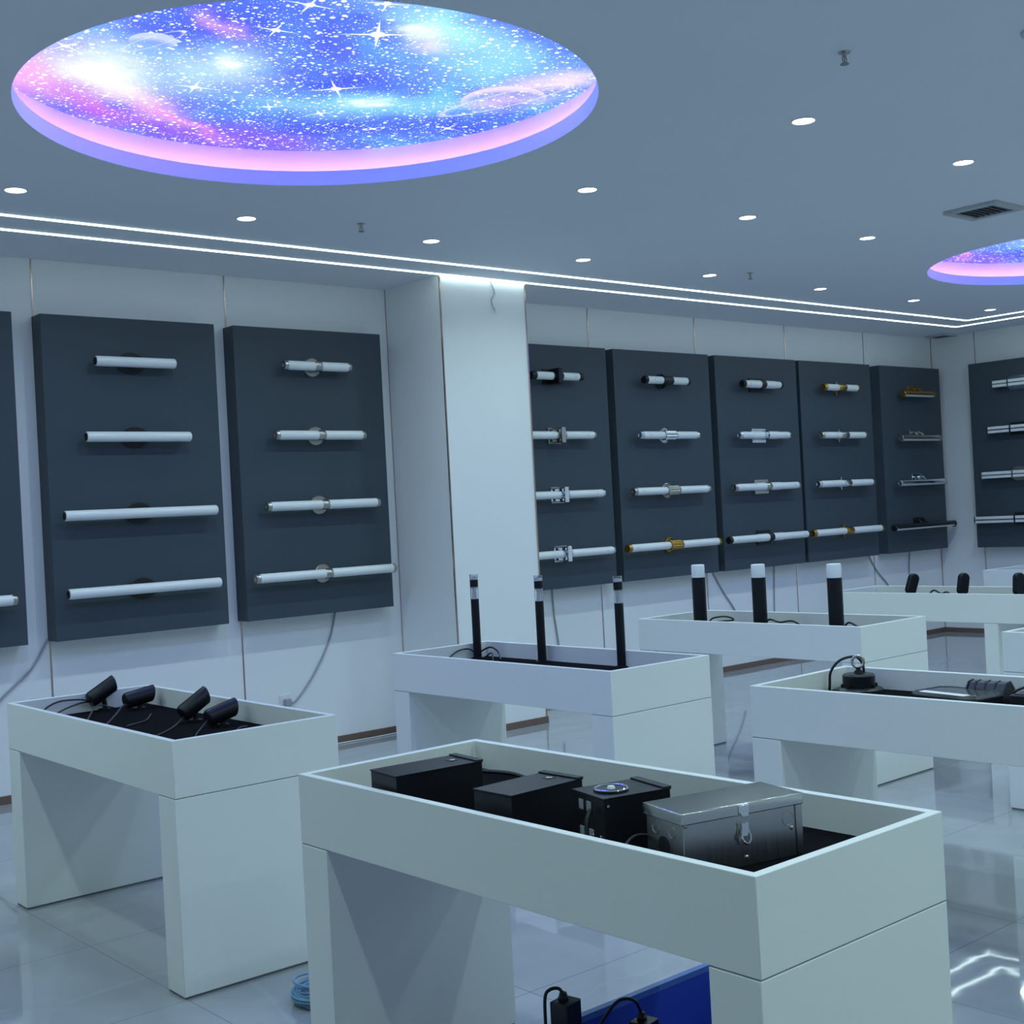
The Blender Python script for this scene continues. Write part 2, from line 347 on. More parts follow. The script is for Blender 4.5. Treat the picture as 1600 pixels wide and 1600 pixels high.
# recess rims of the two round star ceilings: lip, ledge, upper wall
for i, (cx, cy) in enumerate(CIRC):
    b = MB(); b.lathe((cx, cy, ZC), (0, 0, 1), [(0, RC), (.075, RC), (.075, RC + .012), (.042, RC + .012), (.042, RC + .11), (.32, RC + .11)], n=96)
    o = b.build('trim_%d' % (i + 1), M_ceil); struct(o)
struct(MB().box(4.862, 5.69, -0.69, 0, 0, ZC).build('wall_pillar', M_wall))
def strips(name, boxes, mat):
    b = MB()
    for q in boxes: b.box(*q)
    return struct(b.build(name, mat))
n = 3
for x in (-4.8, -3.41, -2.03, -0.64, 0.745, 2.13, 3.485, 7.03, 8.44, 9.825, 11.21):
    strips('trim_%d' % n, [(x - .005, x + .005, -.004, .0, .055, ZC)], M_rose); n += 1
for (x0, x1, y0, y1) in ((4.858, 4.868, -.006, 0), (4.857, 4.867, -.696, -.686), (5.685, 5.695, -.696, -.686)):
    strips('trim_%d' % n, [(x0, x1, y0, y1, .055, ZC)], M_rose); n += 1
strips('trim_%d' % n, [(XR - .008, XR, -.008, 0, .055, ZC)], M_rose); n += 1
for y in (-.55, -1.93, -3.3, -4.7, -6.1):
    strips('trim_%d' % n, [(XR - .004, XR, y - .005, y + .005, .055, ZC)], M_rose); n += 1
strips('baseboard_left', [(X0, 4.862, -.012, 0, 0, .052), (5.69, XR, -.012, 0, 0, .052)], M_brown)
strips('baseboard_pillar', [(4.85, 5.702, -.702, -.69, 0, .052), (4.85, 4.862, -.69, 0, 0, .052), (5.69, 5.702, -.69, 0, 0, .052)], M_brown)
strips('baseboard_far', [(XR - .012, XR, Y0, 0, 0, .052)], M_brown)

# ------------------------------------------------------------------ ceiling things
for i, (cx, cy) in enumerate(CIRC):
    t = thing('star_ceiling_light', ('large round backlit galaxy ceiling panel, whole and nearest, upper left', 'far round backlit galaxy ceiling panel cut off by the right edge')[i], 'ceiling light', (cx, cy, ZC + .212), 0, 'round galaxy ceiling panels')
    b = MB(); b.lathe((0, 0, 0), (0, 0, 1), [(0, 0), (0, RC + .108), (.012, RC + .108), (.012, 0)], n=96); b.build('galaxy_film', M_star, t)
    b = MB(); b.torus((0, 0, -.157), (0, 0, 1), RC + .034, .006, n=96, m=8); o = b.build('led_ring', M_pink, t); o['label'] = 'hidden warm pink LED ring'

def led(name, label, lin, linx):
    w = 0.009
    b = MB(); b.box(-4.4, linx + w, lin - w, lin + w, ZC - .006, ZC); b.box(linx - w, linx + w, -10.4, lin - w, ZC - .006, ZC)
    tag(b.build(name, M_led), label, 'light', 'white LED lines in the ceiling')
led('led_strip', 'white LED line in the ceiling, the inner one farther from the walls', -1.05, 11.549)
led('led_strip', 'white LED line in the ceiling, the outer one touching the pillar top', -.715, 11.907)

proto_dl = None
def downlight(x, y, label, group):
    global proto_dl
    if proto_dl is None:
        t = thing('downlight', label, 'ceiling light', (x, y, ZC), 0, group)
        b = MB(); b.lathe((0, 0, 0), (0, 0, -1), [(0, .062), (.004, .060), (.005, .054), (.001, .050), (.0, .050)], n=32); b.build('trim_ring', M_white, t)
        b = MB(); b.lathe((0, 0, 0), (0, 0, -1), [(0, .050), (.0025, .049), (.0025, 0)], n=32); b.build('lens', M_lens, t)
        l = bpy.data.lights.new('downlight_beam', 'AREA'); l.shape = 'DISK'; l.size = .09; l.energy = DOWN_POWER; l.color = DOWN_COL; l.spread = radians(150)
        lo = bpy.data.objects.new('downlight_beam', l); COL.objects.link(lo); lo.parent = t; lo.location = (0, 0, -.008)
        proto_dl = t
    else: t = dup(proto_dl, (x, y, ZC), 0, label, group)
    t['group'] = group
    return t
ORD = ['first', 'second', 'third', 'fourth', 'fifth', 'sixth', 'seventh', 'eighth']
g1 = 'downlights in the row along the display wall'
for k, x in enumerate((1.474, 2.79, 4.118, 5.47, 6.834, 8.265, 9.702, 11.067)):
    downlight(x, -1.58, 'round white downlight, %s from the left in the row beside the LED lines' % ORD[k], g1)
for k, x in enumerate((4.099, 5.491, 6.787)):
    downlight(x, -3.04, 'round white downlight, %s in the row between the two galaxy panels' % ('nearest the big panel', 'middle one', 'farthest one')[k], 'downlights between the galaxy panels')
for k, x in enumerate((4.109, 5.528)):
    downlight(x, -4.49, 'round white downlight, %s' % ('largest and nearest, just below the sprinkler', 'right of the nearest one and above the air vent')[k], 'downlights nearest the camera')
for y, xs in ((-1.58, (.1, -1.27, -2.64)), (-3.04, (.1, -1.3, -2.7)), (-4.5, (.1, 8.3, 9.7, 11.1)), (-6.0, (.1, 1.45, 2.8, 4.1, 5.5, 6.9, 8.3, 9.7, 11.1)),
              (-7.5, (.1, 1.45, 2.8, 4.1, 5.5, 6.9, 8.3, 9.7, 11.1)), (-9.0, (.1, 1.45, 2.8, 4.1, 5.5, 6.9, 8.3, 9.7)), (-10.4, (1.45, 6.9))):
    for x in xs: downlight(x, y, 'round white downlight added outside the view to light the room', 'downlights added outside the view')  # unseen rows of downlights, added to brighten the room from beyond the frame

def sprinkler(x, y, label):
    t = thing('fire_sprinkler', label, 'sprinkler', (x, y, ZC), 0, 'ceiling sprinklers'); t.scale = (.85, .85, .85)
    MB().lathe((0, 0, 0), (0, 0, -1), [(0, .03), (.004, .029), (.008, .012), (.02, .010), (.02, 0)], n=20).build('escutcheon', M_nick, t)
    b = MB(); b.tube([(.012, 0, -.02), (.017, 0, -.035), (.010, 0, -.055)], .0025, 6, 5); b.tube([(-.012, 0, -.02), (-.017, 0, -.035), (-.010, 0, -.055)], .0025, 6, 5); b.cyl((0, 0, -.02), (0, 0, -.055), .003, n=8); b.build('frame_arms', M_slat, t)
    MB().lathe((0, 0, -.055), (0, 0, -1), [(0, 0), (0, .020), (.003, .021), (.003, 0)], n=20).build('deflector', M_slat, t)
sprinkler(3.447, -1.774, 'small fire sprinkler by the LED lines, left of the pillar')
sprinkler(3.485, -5.15, 'fire sprinkler hanging above the nearest downlight, largest of the three')
sprinkler(7.066, -1.791, 'tiny fire sprinkler by the far end of the downlight row')

def vent(x, y, s, label, rz=0):
    t = thing('air_vent', label, 'air vent', (x, y, ZC), rz, 'ceiling vents')
    h = s / 2; f = s * .13
    b = MB(); z0, z1 = -.022, 0
    b.box(-h, h, -h, -h + f, z0, z1); b.box(-h, h, h - f, h, z0, z1); b.box(-h, -h + f, -h + f, h - f, z0, z1); b.box(h - f, h, -h + f, h - f, z0, z1)
    b.build('frame', M_vent, t, bevel=.004)
    MB().box(-h + f, h - f, -h + f, h - f, -.004, -.001).build('backing', M_ventd, t)
    for k in range(7):
        yy = -h + f + (s - 2*f) * (k + .5) / 7
        M = Matrix.Translation((0, yy, -.012)) @ Matrix.Rotation(radians(38), 4, 'X')
        MB().box(-h + f, h - f, -.012, .012, -.001, .001, M).build('slat', M_slat, t)
vent(6.727, -3.937, .36, 'square grey louvred air vent in the ceiling above the far galaxy panel')
vent(12.40, -.24, .26, 'small dark ceiling vent in the far corner beyond the LED lines')
t = thing('ceiling_speaker', 'round grey ceiling speaker cut off by the right edge of the picture', 'speaker', (3.965, -5.745, ZC))
MB().lathe((0, 0, 0), (0, 0, -1), [(0, .095), (.010, .092), (.016, .080), (.018, 0)], n=40).build('grille', M_vent, t)
MB().lathe((-.045, .055, -.0165), (0, 0, -1), [(0, .010), (.004, .008), (.004, 0)], n=14).build('status_light', M_ventd, t)

# ------------------------------------------------------------------ display boards on the walls
ZB, ZT, PD = .976, 3.03, .1436
def board(x0, x1, label):
    o = MB().box(x0, x1, -PD, 0, ZB, ZT).build('display_board', M_board, bevel=.003)
    # origin at the board's base
    c = Vector(((x0 + x1) / 2, 0, ZB)); o.data.transform(Matrix.Translation(-c)); o.location = c
    tag(o, label, 'display board', 'charcoal display boards')
BX = dict(P=(.70, 1.942), A=(2.117, 3.316), B=(3.458, 4.695), C=(5.89, 7.09), D=(7.18, 8.455), E=(8.545, 9.80), F=(9.85, 11.10), G=(11.28, 12.48))
board(*BX['P'], 'charcoal display board cut off by the left edge of the picture')
board(*BX['A'], 'charcoal display board holding four plain white tubes on round black plates')
board(*BX['B'], 'charcoal display board just left of the pillar with nickel tube lamps')
board(*BX['C'], 'charcoal display board partly hidden by the pillar')
board(*BX['D'], 'charcoal display board second to the right of the pillar')
board(*BX['E'], 'charcoal display board third to the right of the pillar')
board(*BX['F'], 'charcoal display board with gold and silver lamps, one before the corner')
board(*BX['G'], 'narrow charcoal display board in the corner holding four picture lights')
o = MB().box(XR - PD, XR, -1.79, -.54, ZB, ZT).build('display_board', M_board, bevel=.003)
c = Vector((XR, -1.165, ZB)); o.data.transform(Matrix.Translation(-c)); o.location = c
tag(o, 'charcoal display board on the far wall cut off by the right edge', 'display board', 'charcoal display boards')

ROWZ = (2.757, 2.262, 1.763, 1.268)
YT = -.080           # tube axis in front of the board
def tri_mark(t, x, r, flip=1):
    """small printed warning triangle on the front of the tube"""
    b = MB(); s = .013
    P = [(-s, -s * .7), (s, -s * .7), (0, s)]; Q = [(-s * .6, -s * .45), (s * .6, -s * .45), (0, s * .55)]
    for i in range(3):
        j = (i + 1) % 3; pts = [P[i], P[j], Q[j], Q[i]]
        fr = []
        for px, pz in pts:
            a = (pz + .004) / r; fr.append(b.bm.verts.new((x + px, YT - (r + .0006) * cos(a), (r + .0006) * sin(a))))
        b.bm.faces.new(fr)
    b.build('warning_mark', M_mark, t)
def lamp_root(x, z, label, board_name, loc=None, rz=0):
    return thing('wall_lamp', label, 'wall lamp', loc or (x, -PD, z), rz, 'lamps on the ' + board_name)
def lathe_x(b, x0, prof, n=28): return b.lathe((x0, YT, 0), (1, 0, 0), prof, n)
RT = .033
def white_tube(t, x0, x1, r=RT, name='tube'):
    b = MB(); L_ = x1 - x0
    lathe_x(b, x0, [(0, 0), (0, r * .82), (.004, r * .96), (.010, r), (L_ - .010, r), (L_ - .004, r * .96), (L_, r * .82), (L_, 0)])
    return b.build(name, M_tube, t)
def end_cap(t, x, s, mat, ln=.03, r=.0345):
    b = MB(); a = [(0, r), (s * ln * .7, r), (s * ln, r * .86), (s * ln, r * .45), (s * ln * .8, r * .4), (s * ln * .8, 0)]
    lathe_x(b, x, [(0, 0)] + a); b.build('end_cap', mat, t)
def plate_round(t, mat, r, th=.014, ring=False):
    b = MB(); b.lathe((0, 0, 0), (0, -1, 0), [(0, r), (th * .7, r), (th, r * .94), (th, r * .5), (th * .9, 0)], n=40)
    b.build('wall_plate', mat, t)
def plate_rect(t, mat, w, h, th=.014):
    MB().box(-w/2, w/2, -th, 0, -h/2, h/2).build('wall_plate', mat, t, bevel=.002)
def arm(t, mat, r=.014): MB().cyl((0, -.010, 0), (0, YT + .022, 0), r, n=18).build('arm', mat, t)
def collar(t, mat, w, r=.0365, ribs=0, name='collar'):
    b = MB()
    if ribs:
        n = 64
        pr = []
        A = []
        for xx in (-w/2, w/2):
            A.append([b.bm.verts.new((xx, YT + (r + (.0022 if (i // 2) % 2 else -.0012)) * cos(2*pi*i/n), (r + (.0022 if (i // 2) % 2 else -.0012)) * sin(2*pi*i/n))) for i in range(n)])
        for i in range(n): b.bm.faces.new((A[0][i], A[0][(i+1) % n], A[1][(i+1) % n], A[1][i]))
        b.bm.faces.new(A[0][::-1]); b.bm.faces.new(A[1])
        for xx in (-w/2, w/2 - .008): lathe_x(b, xx, [(0, 0), (0, r), (.001, r + .004), (.007, r + .004), (.008, r), (.008, 0)])
    else: lathe_x(b, -w/2, [(0, 0), (0, r * .96), (.003, r), (w - .003, r), (w, r * .96), (w, 0)])
    b.build(name, mat, t)

SZ = ('short', 'medium', 'long', 'longest')
ROW = ('top', 'second', 'third', 'lowest')
def lamp_A(x, z, L_, label, bname):
    t = lamp_root(x, z, label, bname)
    b = MB(); b.lathe((0, 0, 0), (0, -1, 0), [(0, .071), (.009, .071), (.012, .067), (.012, 0)], n=48)
    for v in b.bm.verts: v.co.x *= 1.42
    b.build('wall_plate', M_black, t); arm(t, M_black, .016)
    white_tube(t, -L_/2, L_/2)
    for s in (-1, 1): end_cap(t, s * (L_/2 - .012), s, M_black, .016, .027)
    return t
def lamp_B(x, z, L_, mat, label, bname):
    t = lamp_root(x, z, label, bname); plate_round(t, mat, .068, .016); arm(t, mat, .016)
    h = L_/2; white_tube(t, -h + .02, -.012); white_tube(t, .012, h - .02)
    collar(t, mat, .055)
    for s in (-1, 1): end_cap(t, s * (h - .028), s, mat, .028)
    return t
def lamp_C(x, z, L_, mat, label, bname, solid=False):
    t = lamp_root(x, z, label, bname)
    if solid: plate_rect(t, mat, .19, .13)
    else:      # open square plate: a frame with a narrow bar behind the tube
        b = MB(); b.box(-.072, .072, -.014, 0, .050, .066); b.box(-.072, .072, -.014, 0, -.066, -.050); b.box(-.072, -.056, -.014, 0, -.050, .050); b.box(.056, .072, -.014, 0, -.050, .050); b.box(-.024, .024, -.012, 0, -.050, .050)
        b.build('wall_plate', mat, t)
        arm(t, mat, .012)
    h = L_/2; white_tube(t, -h + .02, -.045); white_tube(t, .045, h - .02)
    b = MB(); lathe_x(b, -.055, [(0, 0), (0, .034), (.004, .0365), (.016, .0365), (.022, .026), (.088, .026), (.094, .0365), (.106, .0365), (.11, .034), (.11, 0)]); b.build('collar', mat, t)
    # square strap that stands off the plate and rings the tube
    b = MB(); f = .014; w = .045; q = .064; ya = -.014; yb = YT - .052
    b.box(-w/2, w/2, yb, ya, q - f, q); b.box(-w/2, w/2, yb, ya, -q, -q + f); b.box(-w/2, w/2, yb, yb + f, -q + f, q - f)
    if solid: b.box(-w/2, w/2, yb + f, ya, -q + f, q - f)
    b.build('square_strap', mat, t, bevel=.0015)
    for s in (-1, 1): end_cap(t, s * (h - (.05 if solid else .026)), s, mat, .05 if solid else .026)
    tri_mark(t, h - .10, RT); return t
def lamp_D(x, z, L_, mat, label, bname, ribs=True):
    t = lamp_root(x, z, label, bname)
    b = MB(); b.lathe((0, 0, 0), (0, -1, 0), [(0, .070), (.014, .068), (.016, .062), (.010, .054), (.010, 0)], n=40); b.build('wall_plate', mat, t)
    MB().torus((0, -.016, 0), (0, 1, 0), .063, .006, 40, 8).build('plate_ring', mat, t)
    arm(t, mat, .018); h = L_/2
    white_tube(t, -h + .02, -.05, .0345); white_tube(t, .05, h - .02, .0345); collar(t, mat, .16 if ribs else .13, .0395, 1 if ribs else 0)
    for s in (-1, 1): end_cap(t, s * (h - .035), s, mat, .035, .0372)
    tri_mark(t, -h + .11, .0345); return t
def lamp_E(x, z, L_, mat, label, bname):
    t = lamp_root(x, z, label, bname); plate_rect(t, mat, .21, .137); arm(t, mat, .018); h = L_/2
    white_tube(t, -h + .02, -.015, .0345); white_tube(t, .015, h - .02, .0345); collar(t, mat, .075, .041)
    b = MB()
    for s in (-1, 1): lathe_x(b, s * .036, [(0, .038), (s * .16, .038), (s * .161, .037), (s * .161, .034)])
    b.build('frosted_sleeve', M_tube, t)
    for s in (-1, 1): end_cap(t, s * (h - .035), s, mat, .035, .0372)
    tri_mark(t, -h + .11, .0345); tri_mark(t, h - .10, .0345); return t
def lamp_F(x, z, L_, mat, label, bname):
    t = lamp_root(x, z, label, bname); plate_round(t, mat, .045, .012)
    b = MB(); b.box(-.010, .010, -.030, -.010, -.068, .068); b.build('cross_bar', mat, t, bevel=.006, seg=3)
    arm(t, mat, .016); h = L_/2
    white_tube(t, -h + .02, -.04, .0345); white_tube(t, .04, h - .02, .0345); collar(t, mat, .13, .038)
    for s in (-1, 1): end_cap(t, s * (h - .04), s, mat, .04, .0372)
    return t
def lamp_G(x, z, L_, mat, label, bname):
    t = lamp_root(x, z, label, bname)
    h = L_/2
    MB().box(-.10, .10, -.016, 0, .030, .098).build('wall_plate', mat, t, bevel=.003)
    for s in (-.06, .06): MB().tube([(s, -.010, .062), (s, -.045, .066), (s, YT, .034)], .011, 10, 6).build('arm', mat, t)
    white_tube(t, -h + .02, h - .02, .029)
    b = MB(); n = 20; a0, a1 = radians(-35), radians(195)    # shade wraps back, top and front
    rows = []
    for r in (.0365, .034):
        for xx in (-h + .03, h - .03):
            rows.append([b.bm.verts.new((xx + (0.055 if xx < 0 else -0.02) * max(0, -sin(a0 + (a1 - a0) * i / n - .0)) , YT + r * cos(a0 + (a1-a0)*i/n), r * sin(a0 + (a1-a0)*i/n))) for i in range(n + 1)])
    for A, B in ((rows[0], rows[1]), (rows[2], rows[3]), (rows[0], rows[2]), (rows[1], rows[3])):
        for i in range(n): b.bm.faces.new((A[i], A[i+1], B[i+1], B[i]))
    for i in (0, n): b.bm.faces.new((rows[0][i], rows[1][i], rows[3][i], rows[2][i]))
    b.build('shade', mat, t)
    for s in (-1, 1): end_cap(t, s * (h - .022), s, mat, .022, .0365)
    return t
def lamp_H(y, z, L_, mat, label, bname, rounded):
    t = lamp_root(0, 0, label, bname, (XR - PD, y, z), -pi/2)
    h = L_/2
    if rounded:
        b = MB(); P = []
        for k in range(32):
            a = 2*pi*k/32; P.append((.11 * math.copysign(1, cos(a)) + .075 * cos(a), 0, .075 * sin(a)))
        b.prism(P, (0, -.014, 0)); b.build('wall_plate', mat, t)
    else: plate_rect(t, mat, .34, .14)
    MB().box(-.05, .05, -.04, -.008, -.03, .03).build('arm', mat, t)
    MB().box(-h + .004, h - .004, -.095, -.04, -.036, .036).build('diffuser', M_tube, t, bevel=.004)
    b = MB(); b.box(-h - .004, h + .004, -.099, -.092, -.005, .005)
    for s in (-1, 1): b.box(s*h - .005, s*h + .005, -.097, -.038, -.037, .037); b.box(s*.13 - .008, s*.13 + .008, -.099, -.038, -.039, .039)
    b.build('frame_bars', mat, t)
    return t
nmA = 'board of plain white tubes'
for k, L_ in enumerate((.545, .715, 1.045, 1.045)):
    lamp_A(2.700, (2.735, 2.252, 1.757, 1.268)[k], L_, ('short plain white tube lamp on round black plate, topmost on its board', 'medium plain white tube lamp on round black plate, second from top',
        'long plain white tube lamp on round black plate, third from top', 'long plain white tube lamp on round black plate, lowest on its board')[k], nmA)
lamp_B(1.34, 1.262, 1.03, M_nick, 'grey tipped tube lamp end peeking in at the left edge', 'board at the left edge')
fin = lambda m: {M_black: 'black', M_nick: 'nickel', M_chrome: 'chrome', M_gold: 'gold'}[m]
for k, L_ in enumerate((.56, .75, .945, 1.175)):
    lamp_B(4.078, ROWZ[k], L_, M_nick, '%s white tube lamp with round nickel plate, %s on the board left of the pillar' % (SZ[k], ROW[k]), 'board left of the pillar')
for k, (L_, m) in enumerate(zip((.585, .81, .96, 1.13), (M_black, M_nick, M_chrome, M_chrome))):
    lamp_C(6.42, ROWZ[k], L_, m, 'white tube lamp with %s square bracket, %s on the half hidden board' % (fin(m), ROW[k]), 'board right of the pillar', k == 0)
for k, (L_, m) in enumerate(zip((.60, .785, 1.02, 1.235), (M_black, M_chrome, M_nick, M_gold))):
    lamp_D(7.772, ROWZ[k], L_, m, 'white tube lamp with wide %s collar on round plate, %s on its board' % (fin(m), ROW[k]), 'second board from the pillar', k > 0)
for k, (L_, m) in enumerate(zip((.61, .785, 1.01, 1.245), (M_black, M_chrome, M_nick, M_black))):
    lamp_E(9.14, ROWZ[k], L_, m, 'white tube lamp with narrow %s band on rectangular plate, %s on its board' % (fin(m), ROW[k]), 'third board from the pillar')
for k, (L_, m) in enumerate(zip((.62, .80, .98, 1.235), (M_gold, M_nick, M_chrome, M_gold))):
    lamp_F(10.445, ROWZ[k], L_, m, 'white tube lamp with %s collar and cross bar, %s before the corner board' % (fin(m), ROW[k]), 'board before the corner')
for k, (L_, m) in enumerate(zip((.62, .78, .92, 1.23), (M_gold, M_nick, M_chrome, M_black))):
    lamp_G(11.892, (2.717, 2.228, 1.736, 1.253)[k], L_, m, '%s %s hooded picture light, %s on the corner board' % (SZ[k], fin(m), ROW[k]), 'corner board')
for k, (L_, m) in enumerate(zip((.62, .79, .98, 1.20), (M_chrome, M_black, M_nick, M_black))):
    lamp_H(-1.175, (2.768, 2.27, 1.776, 1.285)[k], L_, m, '%s framed bar light with two white strips, %s on the far wall board' % (fin(m), ROW[k]), 'far wall board', k in (0, 2))

# ------------------------------------------------------------------ wall cables and outlet
def cable(pts, r, mat, label, name='power_cable', cat='cable', group=None):
    o = MB().tube(pts, r, 8, 10).build(name, mat)
    c = Vector(pts[-1]); o.data.transform(Matrix.Translation(-c)); o.location = c
    return tag(o, label, cat, group)
GW = 'grey cables under the display boards'
w = -.010
cable([(2.114, w, .99), (2.005, w, .817), (1.88, w, .712), (1.798, w, .64), (1.70, w, .50), (1.62, w, .30)], .007, M_grey, 'grey cable running down the wall at the left edge', group=GW)
cable([(4.265, w, .99), (4.197, w, .771), (4.045, w, .53), (3.889, w, .364), (3.829, -.03, .36)], .007, M_grey, 'curved grey cable from the nickel lamp board to the wall socket', group=GW)
cable([(6.435, w, .99), (6.445, w, .757), (6.46, w, .646), (6.479, w, .503), (6.49, w, .35)], .007, M_grey, 'thin grey cable under the board half hidden by the pillar', group=GW)
cable([(8.50, w, .99), (8.656, w, .773), (8.812, w, .587), (8.90, w, .42)], .007, M_grey, 'grey cable slanting down behind the frosted bollards', group=GW)
cable([(9.46, w, .99), (9.44, w, .75), (9.423, w, .45)], .006, M_grey, 'straight grey cable under the third board from the pillar', group=GW)
cable([(11.085, w, .99), (11.237, w, .80), (11.442, w, .624), (11.56, w, .45)], .007, M_grey, 'grey cable slanting down left of the corner board', group=GW)
cable([(11.906, w, .99), (11.88, w, .85), (11.871, w, .735), (11.868, w, .45)], .007, M_grey, 'grey cable hanging under the corner board', group=GW)
cable([(5.345, -.696, 3.398), (5.384, -.70, 3.295), (5.350, -.70, 3.235), (5.388, -.70, 3.15)], .004, M_white, 'thin white wire dangling from the pillar top')
cable([(5.345, -.696, 3.398), (5.372, -.702, 3.30), (5.338, -.702, 3.24), (5.372, -.702, 3.165)], .003, M_grey, 'shorter grey wire dangling beside the white one on the pillar')
cable([(3.60, -.05, .006), (4.1, -.035, .006), (4.5, -.055, .006), (4.80, -.04, .006)], .004, M_white, 'white cable lying on the floor along the baseboard')
t = thing('wall_socket', 'white wall socket with a grey plug below the nickel lamp board', 'socket', (3.80, 0, .375))
MB().box(-.043, .043, -.010, 0, -.043, .043).build('face_plate', M_white, t, bevel=.004)
b = MB(); b.box(-.018, .030, -.050, -.010, -.040, .012); b.build('plug', M_grey, t, bevel=.006, seg=3)

# ------------------------------------------------------------------ display tables
TW, TL, TH, HB, ST, RIM, MATZ = .67, 1.685, .90, .202, .1333, .024, .815
def table(x, y, deg, label, leg_inset=0.0, leg_w=TW):
    t = thing('display_table', label, 'table', (x, y, 0), radians(deg), 'white display tables')
    hx, hy = TW/2, TL/2
    b = MB(); bm = b.bm
    # tray with mitred rim: outer shell, rim, inner walls, inner floor
    def ringv(ix, z): return [bm.verts.new(p) for p in ((-hx+ix, -hy+ix, z), (hx-ix, -hy+ix, z), (hx-ix, hy-ix, z), (-hx+ix, hy-ix, z))]
    R = [ringv(0, TH-HB), ringv(0, TH), ringv(RIM, TH), ringv(RIM, MATZ - .004)]
    for A, B in zip(R, R[1:]):
        for i in range(4): bm.faces.new((A[i], A[(i+1)%4], B[(i+1)%4], B[i]))
    bm.faces.new(R[0][::-1]); bm.faces.new(R[-1])
    b.build('tray', M_lacq, t, bevel=.002)
    MB().box(-hx+RIM+.001, hx-RIM-.001, -hy+RIM+.001, hy-RIM-.001, MATZ-.004, MATZ).build('felt_mat', M_mat, t)
    for s in (-1, 1):
        y0, y1 = (s*(hy - leg_inset) - (ST if s > 0 else 0), s*(hy - leg_inset) + (0 if s > 0 else ST))
        if leg_inset: y0, y1 = (s*(hy-leg_inset) - .05, s*(hy-leg_inset) + .05)
        l = MB().box(-hx, -hx + leg_w, y0, y1, .008, TH-HB-.003).build('leg', M_lacq, t, bevel=.002)
        MB().box(-hx+.002, -hx + leg_w-.002, y0+.002, y1-.002, TH-HB-.003, TH-HB).build('shadow_gap', M_gap, l)
        q = MB(); q.box(-hx+.004, -hx + leg_w-.004, y0+.004, y1-.004, 0, .008)
        q.build('foot_strip', M_ventd, l)
    return t
table(1.3385, -5.6784, 0.06, 'white display table in front, tray of black boxes and a steel box')
table(1.387, -3.1043, -.8, 'white display table at left whose tray holds four black spotlights')
table(3.4493, -3.1798, -.2, 'white display table by the pillar holding three slim bollards with clear bands')
table(5.4721, -3.1003, .56, 'white display table holding three black bollards with frosted tops')
table(3.418, -5.684, 2.0, 'white display table at right holding the eye hook high bay and floodlight')
table(7.664, -3.012, 1.5, 'white display table far back holding small black upright capsule lights', .37, .30)
table(5.505, -5.607, 0, 'white display table corner at the right edge behind the floodlight table')
table(10.131, -2.916, 0, 'farthest white display table, empty looking tray near the corner')

# ------------------------------------------------------------------ front table: transformer boxes
def transformer(x, y, deg, L_, W_, Hh, label, dial=False):
    t = thing('transformer_box', label, 'transformer', (x, y, MATZ), radians(deg), 'black transformer boxes in the front tray')
    MB().box(-L_/2, L_/2, -W_/2, W_/2, 0, Hh - .004).build('housing', M_blackm, t, bevel=.0015)
    b = MB(); b.box(-L_/2 - .002, L_/2 + .002, -W_/2 - .002, W_/2 + .002, Hh - .004, Hh); b.build('cover', M_blackm, t, bevel=.001)
    b = MB(); b.box(L_/2 - .020, L_/2 + .003, -W_/2 - .002, W_/2 + .002, Hh, Hh + .004); b.build('end_flange', M_black, t, bevel=.001)
    for yy in (-.035, .0): MB().lathe((-L_/2, yy - .02, Hh * .36), (-1, 0, 0), [(0, .005), (.003, .005), (.004, .003), (.004, 0)], n=12).build('terminal_screw', M_chrome, t)
    if dial:
        MB().lathe((-.03, -.004, Hh), (0, 0, 1), [(0, .042), (.004, .042), (.006, .038), (.004, .032), (.002, .020), (.004, .012), (.004, 0)], n=40).build('round_dial', M_black, t)
        MB().torus((-.03, -.004, Hh + .005), (0, 0, 1), .039, .0028, 40, 8).build('dial_ring', M_chrome, t)
        MB().lathe((-.03, -.004, Hh + .004), (0, 0, 1), [(0, .010), (.006, .008), (.006, 0)], n=20).build('dial_knob', M_white, t)
        for yy, zz in ((.030, .80), (-.005, .80), (.030, .36), (-.012, .36)):
            MB().box(-L_/2 - .003, -L_/2, yy - .010, yy + .010, Hh*zz - .012, Hh*zz + .012).build('terminal_cover', M_term, t, bevel=.001)
        for zz in (.14, .86): MB().lathe((-L_/2 + .012, -W_/2, Hh*zz), (0, -1, 0), [(0, .004), (.002, .004), (.003, 0)], n=12).build('screw', M_chrome, t)
    else:
        b = MB(); b.box(L_*.30 - .014, L_*.30 + .014, -.012, .012, Hh, Hh + .0012); b.build('window_surround', M_black, t)
        MB().lathe((L_*.30, 0, Hh + .0012), (0, 0, 1), [(0, .009), (.001, .009), (.0025, 0)], n=20).build('indicator_window', M_chrome, t)
    return t
transformer(1.184, -5.225, -5.5, .278, .140, .125, 'long black transformer box at the left end of the front tray')
transformer(1.192, -5.645, 1.5, .246, .142, .125, 'long black transformer box, second from left in the front tray')
transformer(1.224, -5.945, -13.3, .185, .142, .145, 'short black transformer box with a round chrome dial on top', True)
